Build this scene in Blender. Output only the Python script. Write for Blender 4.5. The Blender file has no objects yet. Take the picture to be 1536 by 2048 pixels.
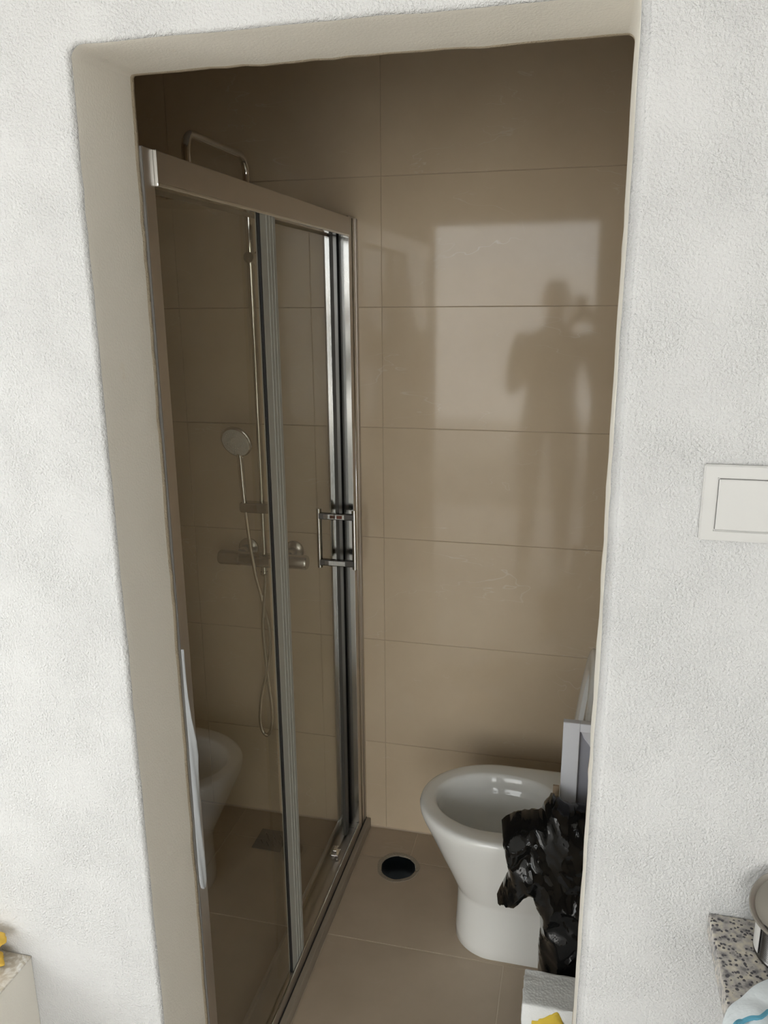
import bpy, bmesh, math, random
from mathutils import Vector, Matrix, noise
from mathutils.geometry import delaunay_2d_cdt
random.seed(7)
PI = math.pi
scene = bpy.context.scene
COL = scene.collection

# ------------------------------------------------------------------ camera
CAM = Vector((0.6057, -0.9347, 1.6409))
YAW, PITCH, ROLL, FPX = 0.23956, 0.25669, -0.00837, 1610.68
def cam_axes():
    f = Vector((-math.sin(YAW), math.cos(YAW), 0)); r = Vector((math.cos(YAW), math.sin(YAW), 0)); u = Vector((0, 0, 1))
    f2 = f*math.cos(PITCH) - u*math.sin(PITCH); u2 = u*math.cos(PITCH) + f*math.sin(PITCH)
    return r*math.cos(ROLL) + u2*math.sin(ROLL), u2*math.cos(ROLL) - r*math.sin(ROLL), f2
cr, cu, cf = cam_axes()
CAM_ROT = Matrix((cr, cu, -cf)).transposed()
cam_data = bpy.data.cameras.new('camera')
cam_data.sensor_fit = 'HORIZONTAL'; cam_data.sensor_width = 36.0
cam_data.lens = 36.0*FPX/1536.0; cam_data.clip_start = 0.02
cam = bpy.data.objects.new('camera', cam_data); COL.objects.link(cam)
cam.matrix_world = Matrix.Translation(CAM) @ CAM_ROT.to_4x4()
scene.camera = cam

# ------------------------------------------------------------------ sky, light, exposure
world = bpy.data.worlds.new('World'); scene.world = world; world.use_nodes = True
bg = world.node_tree.nodes['Background']
bg.inputs['Color'].default_value = (0.945, 0.975, 0.975, 1); bg.inputs['Strength'].default_value = 5.5
OPEN_X0, OPEN_X1, OPEN_Y, OPEN_Z = -1.0, 1.75, -3.0, 2.25      # the wide garden opening behind the viewer
pl = bpy.data.lights.new('window_portal', 'AREA'); pl.shape = 'RECTANGLE'; pl.size = OPEN_X1-OPEN_X0; pl.size_y = OPEN_Z
pl.cycles.is_portal = True
po = bpy.data.objects.new('window_portal', pl); COL.objects.link(po)
po.location = ((OPEN_X0+OPEN_X1)/2, OPEN_Y, OPEN_Z/2); po.rotation_euler = (PI/2, 0, 0)
sun = bpy.data.lights.new('sun', 'SUN'); sun.energy = 14.0; sun.angle = math.radians(0.6); sun.color = (1.0, 0.97, 0.94)
so = bpy.data.objects.new('sun', sun); COL.objects.link(so); so.rotation_euler = Vector((-0.15, -0.62, -0.77)).to_track_quat('-Z', 'Y').to_euler()
pl2 = bpy.data.lights.new('side_window_portal', 'AREA'); pl2.shape = 'RECTANGLE'; pl2.size = 1.35; pl2.size_y = 1.3; pl2.cycles.is_portal = True
po2 = bpy.data.objects.new('side_window_portal', pl2); COL.objects.link(po2); po2.location = (-1.5, -0.975, 1.50); po2.rotation_euler = (PI/2, 0, -PI/2)
scene.view_settings.view_transform = 'Standard'; scene.view_settings.look = 'None'
scene.view_settings.gamma = 1.0; scene.view_settings.use_curve_mapping = False
scene.view_settings.exposure = 0.07

# ------------------------------------------------------------------ materials
def mat(name, col=(0.8, 0.8, 0.8), rough=0.5, metal=0.0, spec=0.5, coat=0.0):
    m = bpy.data.materials.new(name); m.use_nodes = True
    b = m.node_tree.nodes['Principled BSDF']
    b.inputs['Base Color'].default_value = (*col, 1); b.inputs['Roughness'].default_value = rough
    b.inputs['Metallic'].default_value = metal; b.inputs['Specular IOR Level'].default_value = spec
    b.inputs['Coat Weight'].default_value = coat
    return m, m.node_tree, b
def N(nt, typ, **kw):
    n = nt.nodes.new(typ)
    for k, v in kw.items():
        if k in n.inputs.keys(): n.inputs[k].default_value = v
        else: setattr(n, k, v)
    return n
def ramp(nt, stops):
    n = nt.nodes.new('ShaderNodeValToRGB'); e = n.color_ramp.elements
    while len(e) < len(stops): e.new(0.5)
    for i, (p, c) in enumerate(stops): e[i].position = p; e[i].color = (*c, 1) if len(c) == 3 else c
    return n
def bump(nt, b, height, strength, dist):
    n = N(nt, 'ShaderNodeBump', Strength=strength, Distance=dist)
    nt.links.new(height, n.inputs['Height']); nt.links.new(n.outputs['Normal'], b.inputs['Normal']); return n
def pos(nt, scale=(1, 1, 1)):
    g = nt.nodes.new('ShaderNodeNewGeometry'); mp = N(nt, 'ShaderNodeMapping'); mp.inputs['Scale'].default_value = scale
    nt.links.new(g.outputs['Position'], mp.inputs['Vector']); return mp.outputs['Vector']

def plaster_mat(name, col, amp=1.0):
    m, nt, b = mat(name, col, 0.75, spec=0.3)
    v = pos(nt)
    n1 = N(nt, 'ShaderNodeTexNoise', Scale=300.0, Detail=2.5, Roughness=0.55); nt.links.new(v, n1.inputs['Vector'])
    n2 = N(nt, 'ShaderNodeTexNoise', Scale=9.0, Detail=3.0); nt.links.new(v, n2.inputs['Vector'])
    n3 = N(nt, 'ShaderNodeTexNoise', Scale=26.0, Detail=5.0); nt.links.new(v, n3.inputs['Vector'])
    # the roller stipple is stronger in some patches than in others
    mr = N(nt, 'ShaderNodeMapRange'); mr.inputs['From Min'].default_value = 0.35; mr.inputs['From Max'].default_value = 0.65
    mr.inputs['To Min'].default_value = 0.45; mr.inputs['To Max'].default_value = 1.0
    nt.links.new(n2.outputs['Fac'], mr.inputs['Value'])
    mul = N(nt, 'ShaderNodeMath', operation='MULTIPLY'); nt.links.new(n1.outputs['Fac'], mul.inputs[0]); nt.links.new(mr.outputs[0], mul.inputs[1])
    add = N(nt, 'ShaderNodeMath', operation='MULTIPLY_ADD'); nt.links.new(n3.outputs['Fac'], add.inputs[0]); add.inputs[1].default_value = 0.6
    nt.links.new(mul.outputs[0], add.inputs[2])
    bump(nt, b, add.outputs[0], 0.9*amp, 0.0050)
    # a few faint yellowish smudges
    st = N(nt, 'ShaderNodeTexNoise', Scale=5.5, Detail=6.0, Roughness=0.65); nt.links.new(v, st.inputs['Vector'])
    rp = ramp(nt, [(0.66, (0, 0, 0)), (0.80, (1, 1, 1))]); nt.links.new(st.outputs['Fac'], rp.inputs[0])
    mx = N(nt, 'ShaderNodeMix', data_type='RGBA'); mx.inputs['A'].default_value = (*col, 1); mx.inputs['B'].default_value = (col[0]*0.93, col[1]*0.86, col[2]*0.74, 1)
    nt.links.new(rp.outputs[0], mx.inputs['Factor']); nt.links.new(mx.outputs['Result'], b.inputs['Base Color'])
    return m
M = {}
M['plaster'] = plaster_mat('white_plaster', (0.61, 0.605, 0.597))  # front wall white, darkened so the reveal looks brighter lit beside it
M['plaster_smooth_lightened'] = plaster_mat('white_plaster_smooth_lightened', (0.84, 0.80, 0.72), 0.18)  # creamier reveal plaster, also lightened in place of light falling on it
M['raw_edge'] = plaster_mat('raw_plaster_edge', (0.62, 0.53, 0.40), 0.9)
M['bath_ceiling'], _, _ = mat('darkened_bath_ceiling', (0.36, 0.34, 0.31), 0.85)  # unseen ceiling, darkened to take bounce light off the upper tiles
M['ceiling'], _, _ = mat('ceiling_paint', (0.85, 0.845, 0.83), 0.8)

def tile_mat(name, c1, c2, rough, vein=1.0, coat=0.0, spec=0.29):
    m, nt, b = mat(name, c1, rough, spec=spec, coat=coat)
    v = pos(nt)
    n1 = N(nt, 'ShaderNodeTexNoise', Scale=3.2, Detail=5.0, Roughness=0.6); nt.links.new(v, n1.inputs['Vector'])
    r1 = ramp(nt, [(0.30, c1), (0.72, c2)]); nt.links.new(n1.outputs['Fac'], r1.inputs[0])
    # fine pale hairline veins of the stone print
    n2 = N(nt, 'ShaderNodeTexNoise', Scale=2.2, Detail=4.0, Roughness=0.55, Distortion=0.6)
    v2 = pos(nt, (1.0, 1.0, 3.2)); nt.links.new(v2, n2.inputs['Vector'])
    s = N(nt, 'ShaderNodeMath', operation='SUBTRACT'); nt.links.new(n2.outputs['Fac'], s.inputs[0]); s.inputs[1].default_value = 0.52
    a = N(nt, 'ShaderNodeMath', operation='ABSOLUTE'); nt.links.new(s.outputs[0], a.inputs[0])
    r2 = ramp(nt, [(0.0, (1, 1, 1)), (0.0028, (0, 0, 0))]); nt.links.new(a.outputs[0], r2.inputs[0])
    n3 = N(nt, 'ShaderNodeTexNoise', Scale=5.0, Detail=2.0); nt.links.new(v, n3.inputs['Vector'])
    r3 = ramp(nt, [(0.50, (0, 0, 0)), (0.62, (1, 1, 1))]); nt.links.new(n3.outputs['Fac'], r3.inputs[0])
    mm = N(nt, 'ShaderNodeMath', operation='MULTIPLY'); nt.links.new(r2.outputs[0], mm.inputs[0]); nt.links.new(r3.outputs[0], mm.inputs[1])
    m2 = N(nt, 'ShaderNodeMath', operation='MULTIPLY'); nt.links.new(mm.outputs[0], m2.inputs[0]); m2.inputs[1].default_value = 0.30*vein
    mx = N(nt, 'ShaderNodeMix', data_type='RGBA'); nt.links.new(m2.outputs[0], mx.inputs['Factor']); nt.links.new(r1.outputs[0], mx.inputs['A'])
    mx.inputs['B'].default_value = (0.75, 0.70, 0.62, 1)
    nt.links.new(mx.outputs['Result'], b.inputs['Base Color'])
    n4 = N(nt, 'ShaderNodeTexNoise', Scale=14.0, Detail=3.0); nt.links.new(v, n4.inputs['Vector'])
    mr = N(nt, 'ShaderNodeMapRange'); mr.inputs['To Min'].default_value = rough*0.8; mr.inputs['To Max'].default_value = rough*1.3
    nt.links.new(n4.outputs['Fac'], mr.inputs['Value']); nt.links.new(mr.outputs[0], b.inputs['Roughness'])
    return m
M['wall_tile'] = tile_mat('beige_polished_tile', (0.59, 0.475, 0.335), (0.66, 0.545, 0.395), 0.065, 1.6)
M['floor_tile'] = tile_mat('taupe_floor_tile', (0.44, 0.36, 0.27), (0.55, 0.455, 0.35), 0.42, 0.4)
M['grout'], _, _ = mat('wall_grout', (0.50, 0.40, 0.30), 0.9)
M['floor_grout'], _, _ = mat('floor_grout', (0.60, 0.52, 0.41), 0.9)
M['kerb'] = tile_mat('kerb_stone', (0.31, 0.265, 0.21), (0.37, 0.32, 0.255), 0.4, 0.0)
M['cement'] = plaster_mat('cement', (0.38, 0.33, 0.26), 1.2)
M['aluminium'], nt, b = mat('satin_aluminium', (0.55, 0.51, 0.47), 0.36, 1.0)
v = pos(nt, (600, 600, 2)); n = N(nt, 'ShaderNodeTexNoise', Scale=1.0, Detail=2.0); nt.links.new(v, n.inputs['Vector']); bump(nt, b, n.outputs['Fac'], 0.05, 0.0004)
M['polished'], _, _ = mat('polished_aluminium', (0.66, 0.66, 0.635), 0.13, 1.0)
M['chrome'], _, _ = mat('chrome', (0.78, 0.77, 0.75), 0.08, 1.0)
M['chrome_dull'], _, _ = mat('mixer_chrome', (0.52, 0.50, 0.48), 0.25, 1.0)
M['hose'], nt, b = mat('hose_metal', (0.66, 0.62, 0.56), 0.25, 1.0)
M['white_plastic'], _, _ = mat('white_plastic', (0.56, 0.55, 0.53), 0.35)
M['spray'], nt, b = mat('spray_face', (0.60, 0.59, 0.56), 0.5)
M['black_rubber'], _, _ = mat('black_rubber', (0.015, 0.015, 0.015), 0.5)
M['seal'], _, _ = mat('grey_seal', (0.42, 0.43, 0.40), 0.45)
M['dark_seal'], _, _ = mat('dark_grey_profile', (0.075, 0.072, 0.066), 0.4)
M['post_side'], _, _ = mat('shaded_gap_strip', (0.20, 0.19, 0.18), 0.6)
M['clamp'], _, _ = mat('dark_chrome', (0.16, 0.15, 0.14), 0.2, 1.0)
M['red_plastic'], _, _ = mat('red_plastic', (0.65, 0.06, 0.04), 0.35)
M['brown_reflection'], _, _ = mat('brown_reflection', (0.22, 0.07, 0.045), 0.4)
M['ceramic'], _, _ = mat('ceramic', (0.82, 0.82, 0.79), 0.08, spec=0.55)
M['seat'], _, _ = mat('seat_plastic', (0.80, 0.80, 0.79), 0.18)
M['pale_blue_plastic'], _, _ = mat('pale_plastic', (0.70, 0.72, 0.78), 0.4)
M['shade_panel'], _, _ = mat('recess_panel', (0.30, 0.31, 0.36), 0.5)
M['cardboard'], _, _ = mat('cardboard', (0.36, 0.28, 0.20), 0.9)
M['steel_drain'], _, _ = mat('drain_steel', (0.13, 0.135, 0.125), 0.5, 0.6)
M['drain_dark'], _, _ = mat('drain_dark', (0.02, 0.02, 0.02), 0.6)
M['pipe'], _, _ = mat('black_pipe', (0.010, 0.014, 0.016), 0.35)
M['foam'], _, _ = mat('yellow_foam', (0.72, 0.52, 0.06), 0.8)
M['foam2'], _, _ = mat('amber_foam', (0.72, 0.46, 0.07), 0.7)
M['eps'], nt, b = mat('polystyrene', (0.84, 0.86, 0.86), 0.7)
v = pos(nt); vo = N(nt, 'ShaderNodeTexVoronoi', Scale=190.0); nt.links.new(v, vo.inputs['Vector']); bump(nt, b, vo.outputs['Distance'], 0.35, 0.002)
M['bag'], nt, b = mat('black_film', (0.006, 0.006, 0.006), 0.075, spec=0.32)
n = N(nt, 'ShaderNodeTexNoise', Scale=26.0, Detail=3.0, Distortion=1.2); nt.links.new(pos(nt, (1.4, 1.0, 0.5)), n.inputs['Vector']); bump(nt, b, n.outputs['Fac'], 0.12, 0.008)
M['film'], nt, b = mat('protective_film', (0.66, 0.69, 0.72), 0.3)
b.inputs['Alpha'].default_value = 0.8
M['tin'], nt, b = mat('tin_plate', (0.55, 0.54, 0.50), 0.22, 1.0)
M['tin_dark'], _, _ = mat('dark_tin', (0.11, 0.105, 0.10), 0.22, 1.0)
M['tin_label'], _, _ = mat('dark_print', (0.05, 0.05, 0.045), 0.25, 0.6)
M['lid_dusty'], _, _ = mat('dusty_lid', (0.24, 0.22, 0.19), 0.4, 0.5)
M['cloth'], nt, b = mat('pale_blue_cloth', (0.70, 0.745, 0.765), 0.85)
n = N(nt, 'ShaderNodeTexNoise', Scale=160.0, Detail=2.0); nt.links.new(pos(nt), n.inputs['Vector']); bump(nt, b, n.outputs['Fac'], 0.4, 0.002)
M['stripe'], _, _ = mat('blue_border', (0.10, 0.33, 0.45), 0.8)
M['skin'], _, _ = mat('skin', (0.45, 0.28, 0.20), 0.5)
M['shirt'], _, _ = mat('dark_shirt', (0.05, 0.055, 0.06), 0.85)
M['trousers'], _, _ = mat('dark_trousers', (0.04, 0.045, 0.06), 0.85)
M['hair'], _, _ = mat('dark_hair', (0.025, 0.018, 0.012), 0.6)
M['phone'], _, _ = mat('phone_body', (0.02, 0.02, 0.022), 0.2)
M['terrace'], _, _ = mat('terrace_paving', (0.26, 0.255, 0.24), 0.8)
M['room_floor'], _, _ = mat('pale_floor', (0.66, 0.63, 0.59), 0.45)
M['garden_wall'], _, _ = mat('garden_wall_render', (0.84, 0.83, 0.81), 0.85)
# granite
M['granite'], nt, b = mat('speckled_granite', (0.5, 0.46, 0.4), 0.18)
v = pos(nt)
g1 = N(nt, 'ShaderNodeTexNoise', Scale=85.0, Detail=4.0); nt.links.new(v, g1.inputs['Vector'])
gr = ramp(nt, [(0.36, (0.17, 0.16, 0.16)), (0.48, (0.38, 0.355, 0.33)), (0.60, (0.50, 0.45, 0.37)), (0.74, (0.60, 0.58, 0.53))]); nt.links.new(g1.outputs['Fac'], gr.inputs[0])
g2 = N(nt, 'ShaderNodeTexVoronoi', Scale=170.0, Randomness=1.0); nt.links.new(v, g2.inputs['Vector'])
g3 = N(nt, 'ShaderNodeTexNoise', Scale=120.0, Detail=5.0, Roughness=0.75); nt.links.new(v, g3.inputs['Vector'])
ga = N(nt, 'ShaderNodeMath', operation='ADD'); nt.links.new(g2.outputs['Distance'], ga.inputs[0]); nt.links.new(g3.outputs['Fac'], ga.inputs[1])
g4 = ramp(nt, [(0.78, (1, 1, 1)), (0.86, (0, 0, 0))]); nt.links.new(ga.outputs[0], g4.inputs[0])
gm = N(nt, 'ShaderNodeMix', data_type='RGBA'); nt.links.new(g4.outputs[0], gm.inputs['Factor']); nt.links.new(gr.outputs[0], gm.inputs['A']); gm.inputs['B'].default_value = (0.055, 0.052, 0.06, 1)
nt.links.new(gm.outputs['Result'], b.inputs['Base Color'])
# pale stone slab with scratches
M['pale_stone'], nt, b = mat('pale_stone', (0.62, 0.57, 0.48), 0.35)
v = pos(nt, (1, 1, 1)); g1 = N(nt, 'ShaderNodeTexNoise', Scale=45.0, Detail=5.0, Distortion=2.0); nt.links.new(v, g1.inputs['Vector'])
gr = ramp(nt, [(0.42, (0.50, 0.45, 0.37)), (0.56, (0.66, 0.63, 0.57)), (0.66, (0.80, 0.79, 0.76))]); nt.links.new(g1.outputs['Fac'], gr.inputs[0]); nt.links.new(gr.outputs[0], b.inputs['Base Color'])
# window-like glass for the shower screen: tinted see-through body, real Fresnel reflection off the outer face
def glass_mat(name, tint, ior):
    m = bpy.data.materials.new(name); m.use_nodes = True; nt = m.node_tree; nt.nodes.clear()
    out = N(nt, 'ShaderNodeOutputMaterial'); mix = N(nt, 'ShaderNodeMixShader'); tr = N(nt, 'ShaderNodeBsdfTransparent'); gl = N(nt, 'ShaderNodeBsdfGlossy')
    tr.inputs['Color'].default_value = (*tint, 1); gl.inputs['Roughness'].default_value = 0.0; gl.inputs['Color'].default_value = (1, 1, 1, 1)
    geo = N(nt, 'ShaderNodeNewGeometry'); mr = N(nt, 'ShaderNodeMapRange'); mr.inputs['To Min'].default_value = ior; mr.inputs['To Max'].default_value = 1.0
    nt.links.new(geo.outputs['Backfacing'], mr.inputs['Value'])
    fr = N(nt, 'ShaderNodeFresnel'); nt.links.new(mr.outputs[0], fr.inputs['IOR'])
    nt.links.new(fr.outputs[0], mix.inputs[0]); nt.links.new(tr.outputs[0], mix.inputs[1]); nt.links.new(gl.outputs[0], mix.inputs[2])
    nt.links.new(mix.outputs[0], out.inputs['Surface']); return m
M['glass'] = glass_mat('tinted_shower_glass', (0.985, 0.985, 0.955), 1.62)

# ------------------------------------------------------------------ helpers
def link(o, parent=None):
    COL.objects.link(o)
    if parent is not None: o.parent = parent
    return o
def obj(name, bm, m, parent=None, smooth=False, angle=None):
    me = bpy.data.meshes.new(name); bmesh.ops.recalc_face_normals(bm, faces=bm.faces); bm.to_mesh(me); bm.free()
    for x in (m if isinstance(m, (list, tuple)) else [m]): me.materials.append(x)
    if smooth:
        for p in me.polygons: p.use_smooth = True
        if angle is not None: me.set_sharp_from_angle(angle=math.radians(angle))
    return link(bpy.data.objects.new(name, me), parent)
def tag(o, label=None, cat=None, group=None, kind=None):
    if label: o['label'] = label
    if cat: o['category'] = cat
    if group: o['group'] = group
    if kind: o['kind'] = kind
    return o
def empty(name, loc, label, cat, group=None):
    o = bpy.data.objects.new(name, None); o.empty_display_size = 0.05; link(o); o.location = loc
    return tag(o, label, cat, group)
def put(o, parent):              # keep world placement while parenting under an unrotated empty
    o.parent = parent; o.matrix_parent_inverse = Matrix.Translation(-Vector(parent.location)); return o
def box_bm(x0, x1, y0, y1, z0, z1, bev=0.0, seg=2, bm=None):
    b = bmesh.new()
    bmesh.ops.create_cube(b, size=1.0)
    for v in b.verts: v.co = Vector((x0+(v.co.x+.5)*(x1-x0), y0+(v.co.y+.5)*(y1-y0), z0+(v.co.z+.5)*(z1-z0)))
    if bev > 0: bmesh.ops.bevel(b, geom=list(b.edges), offset=bev, segments=seg, profile=0.5, affect='EDGES')
    if bm is None: return b
    me = bpy.data.meshes.new('t'); b.to_mesh(me); b.free(); bm.from_mesh(me); bpy.data.meshes.remove(me); return bm
def box(name, lim, m, parent=None, bev=0.0, seg=2): return obj(name, box_bm(*lim, bev, seg), m, parent)
def catmull(pts, n=8):
    P = [Vector(p) for p in pts]; P = [P[0]*2-P[1]] + P + [P[-1]*2-P[-2]]; out = []
    for i in range(1, len(P)-2):
        for k in range(n):
            t = k/n; a, b_, c, d = P[i-1], P[i], P[i+1], P[i+2]
            out.append(0.5*((2*b_)+(c-a)*t+(2*a-5*b_+4*c-d)*t*t+(3*b_-a-3*c+d)*t**3))
    out.append(P[-2]); return out
def tube_bm(path, rad, n=12, bm=None, cap=True):
    bm = bm or bmesh.new(); path = [Vector(p) for p in path]; rings = []; up = Vector((0.31, 0.17, 0.93)).normalized()
    for i, p in enumerate(path):
        t = (path[min(i+1, len(path)-1)]-path[max(i-1, 0)]).normalized()
        if i == 0: a = t.cross(up); a = a.normalized() if a.length > 1e-4 else t.orthogonal().normalized()
        else: a = (a - t*a.dot(t)).normalized()
        b_ = t.cross(a); r = rad[i] if isinstance(rad, (list, tuple)) else rad
        rings.append([bm.verts.new(p + (a*math.cos(k*2*PI/n)+b_*math.sin(k*2*PI/n))*r) for k in range(n)])
    for A, B in zip(rings, rings[1:]):
        for k in range(n): bm.faces.new((A[k], A[(k+1) % n], B[(k+1) % n], B[k]))
    if cap: bm.faces.new(rings[0][::-1]); bm.faces.new(rings[-1])
    return bm
def loft_bm(rings, cap0=True, cap1=True, bm=None):
    bm = bm or bmesh.new(); R = [[bm.verts.new(p) for p in r] for r in rings]; n = len(R[0])
    for A, B in zip(R, R[1:]):
        for k in range(n): bm.faces.new((A[k], A[(k+1) % n], B[(k+1) % n], B[k]))
    if cap0: bm.faces.new(R[0][::-1])
    if cap1: bm.faces.new(R[-1])
    return bm
def lathe_bm(profile, c, axis='Z', n=32):   # profile (r, h)
    rings = []
    for r, h in profile:
        ring = []
        for k in range(n):
            a = 2*PI*k/n; x, y = r*math.cos(a), r*math.sin(a)
            ring.append(Vector(c) + {'Z': Vector((x, y, h)), 'X': Vector((h, x, y)), 'Y': Vector((x, h, y))}[axis])
        rings.append(ring)
    return loft_bm(rings)
def plate_bm(loops, z0, z1):                # flat slab bounded by loops[0], pierced by the other loops
    pts, edges = [], []
    for L in loops:
        s = len(pts); pts += [Vector((p[0], p[1])) for p in L]; edges += [(s+i, s+(i+1) % len(L)) for i in range(len(L))]
    vs, es, fs, *_ = delaunay_2d_cdt(pts, edges, [], 2, 1e-6)
    # drop triangles inside the holes
    def inside(p, L):
        c = False
        for i in range(len(L)):
            a, b_ = L[i], L[i-1]
            if (a[1] > p[1]) != (b_[1] > p[1]) and p[0] < (b_[0]-a[0])*(p[1]-a[1])/(b_[1]-a[1])+a[0]: c = not c
        return c
    bm = bmesh.new(); top = [bm.verts.new((v.x, v.y, z1)) for v in vs]
    for f in fs:
        c = sum((vs[i] for i in f), Vector((0, 0)))/len(f)
        if inside(c, loops[0]) and not any(inside(c, L) for L in loops[1:]): bm.faces.new([top[i] for i in f])
    for v in [v for v in bm.verts if not v.link_faces]: bm.verts.remove(v)
    r = bmesh.ops.extrude_face_region(bm, geom=list(bm.faces))
    for g in r['geom']:
        if isinstance(g, bmesh.types.BMVert): g.co.z = z0
    return bm
def circle(cx, cy, r, n=40, wob=0.0):
    return [(cx+r*(1+wob*math.sin(3*a+1)+wob*.6*math.sin(7*a))*math.cos(a), cy+r*(1+wob*math.sin(3*a+1)+wob*.6*math.sin(7*a))*math.sin(a)) for a in [2*PI*k/n for k in range(n)]]

# ------------------------------------------------------------------ dimensions
W, H, T, D = 0.645, 1.935, 0.149, 1.2466      # opening width, height, wall thickness, inside face of the tiled wall
XL, XR, ZC = -0.80, 0.80, 2.45                # bathroom
S = 0.006                                     # outer face of the shower screen

# ------------------------------------------------------------------ front wall with the plastered opening
def front_wall():
    bm = bmesh.new()
    path = []                                  # (x, z, normal pointing into the wall)
    zs = [i*0.025 for i in range(int((H-0.02)/0.025)+1)]
    for z in zs: path.append((0.0, z, Vector((-1, 0, 0))))
    for k in range(1, 6):                      # hand-rounded corner, left
        a = PI - k*PI/12; path.append((0.018+0.018*math.cos(a), H-0.018+0.018*math.sin(a), Vector((math.cos(a), 0, math.sin(a)))))
    n = 26
    for k in range(n+1): path.append((0.018+(W-0.026)*k/n, H, Vector((0, 0, 1))))
    for k in range(1, 6):
        a = PI/2 - k*PI/12; path.append((W-0.008+0.008*math.cos(a), H-0.008+0.008*math.sin(a), Vector((math.cos(a), 0, math.sin(a)))))
    for z in reversed(zs): path.append((W, z, Vector((1, 0, 0))))
    R = 0.0065
    prof = [(0.30, 0.0), (0.06, 0.0), (0.02, 0.0), (R, 0.0)] + [(R*(1-math.sin(t*PI/10)), R*(1-math.cos(t*PI/10))) for t in range(1, 6)]
    prof += [(0, y) for y in (0.02, 0.04, 0.07, 0.10, 0.125, 0.1385, 0.1393, 0.144, T)] + [(0.02, T)]
    X0, X1, Z1 = -1.6, 3.3, 2.75
    rings = []
    def outer(x, z, nn):
        if abs(nn.z) < 1e-6: return Vector((X0 if nn.x < 0 else X1, 0, z))
        if abs(nn.x) < 1e-6: return Vector((x, 0, Z1))
        return Vector((X0 if nn.x < 0 else X1, 0, Z1))
    for side in (0,):
        ring = [outer(*p) for p in path]; rings.append(ring)
    for i, (off, y) in enumerate(prof):
        ring = []
        for (x, z, nn) in path:
            if nn.x > 0.5 and 0 < off <= R and y <= R: off, y = off*2.0, y*2.0
            p = Vector((x, y, z)) + nn*off
            if y > 0 and x < 0.02 and z > H-0.02 and abs(nn.x) > 1e-6 and abs(nn.z) > 1e-6:
                k = min(1, y/T); p += (Vector((0, y, H))-p)*k*0.80
            if off < 0.05:                     # uneven hand-plastered arris
                w = noise.noise(Vector((x*9, z*9, 1.7)))*0.0016 + noise.noise(Vector((x*34, z*34, y*20)))*0.0013
                if y > 0.138: w += noise.noise(Vector((x*60, z*60, 9)))*0.0014 + 0.0008
                p += nn*w
            ring.append(p)
        rings.append(ring)
    rings.append([Vector((o.x, T, o.z)) for o in rings[0]])
    V = [[bm.verts.new(p) for p in r] for r in rings]
    for i in range(len(V)-1):
        for k in range(len(path)-1):
            f = bm.faces.new((V[i][k], V[i][k+1], V[i+1][k+1], V[i+1][k]))
            y = (rings[i][k].y+rings[i+1][k].y)/2
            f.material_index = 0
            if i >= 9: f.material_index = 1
            if i >= len(V)-5: f.material_index = 2
            if i >= len(V)-2: f.material_index = 3
            f.smooth = True
    for k in range(len(path)-1): bm.faces.new((V[0][k], V[-1][k], V[-1][k+1], V[0][k+1]))
    for k in (0, len(path)-1): bm.faces.new([V[i][k] for i in range(len(V))])
    bmesh.ops.remove_doubles(bm, verts=bm.verts, dist=1e-6)
    o = obj('wall_front', bm, [M['plaster'], M['plaster_smooth_lightened'], M['raw_edge'], M['wall_tile']])
    return tag(o, kind='structure')
front_wall()

# ------------------------------------------------------------------ bathroom shell
def struct(o): return tag(o, kind='structure')
wall_back = struct(box('wall_back', (XL-0.1, XR+0.1, D+0.0015, D+0.12, -0.02, ZC), M['grout']))
rows = [0.004, 0.308, 0.653, 0.974, 1.2965, 1.624, 1.954, ZC-0.002]
cols = [XL+0.002, -0.528, 0.072, 0.76, XR-0.002]
G = 0.0007
for i in range(len(rows)-1):
    for j in range(len(cols)-1):
        b_ = box_bm(cols[j]+0.0004, cols[j+1]-0.0004, D-0.0002, D+0.0075, rows[i]+G, rows[i+1]-G, 0.0009, 1)
        cx, cz = (cols[j]+cols[j+1])/2, (rows[i]+rows[i+1])/2
        ax, az, dy = random.uniform(-.0012, .0012), random.uniform(-.0016, .0016), random.uniform(-.0005, .0003)
        for v in b_.verts: v.co.y += dy + (v.co.x-cx)*ax + (v.co.z-cz)*az
        o = obj('wall_tile', b_, M['wall_tile'], wall_back)
for name, x0, x1 in (('wall_left', XL-0.1, XL), ('wall_right', XR, XR+0.1)):
    wl = struct(box(name, (x0, x1, T, D+0.0015, -0.02, ZC), M['grout']))
    ys = [T+0.002, 0.65, D-0.003]
    for i in range(len(rows)-1):
        for j in range(2):
            lim = (XL-0.003, XL+0.0012, ys[j]+G, ys[j+1]-G, rows[i]+G, rows[i+1]-G) if x0 < 0 else (XR-0.0012, XR+0.003, ys[j]+G, ys[j+1]-G, rows[i]+G, rows[i+1]-G)
            box('wall_tile', lim, M['wall_tile'], wl, 0.0009, 1)
struct(box('ceiling', (XL-0.1, XR+0.1, T, D+0.12, ZC, ZC+0.08), M['bath_ceiling']))
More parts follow.
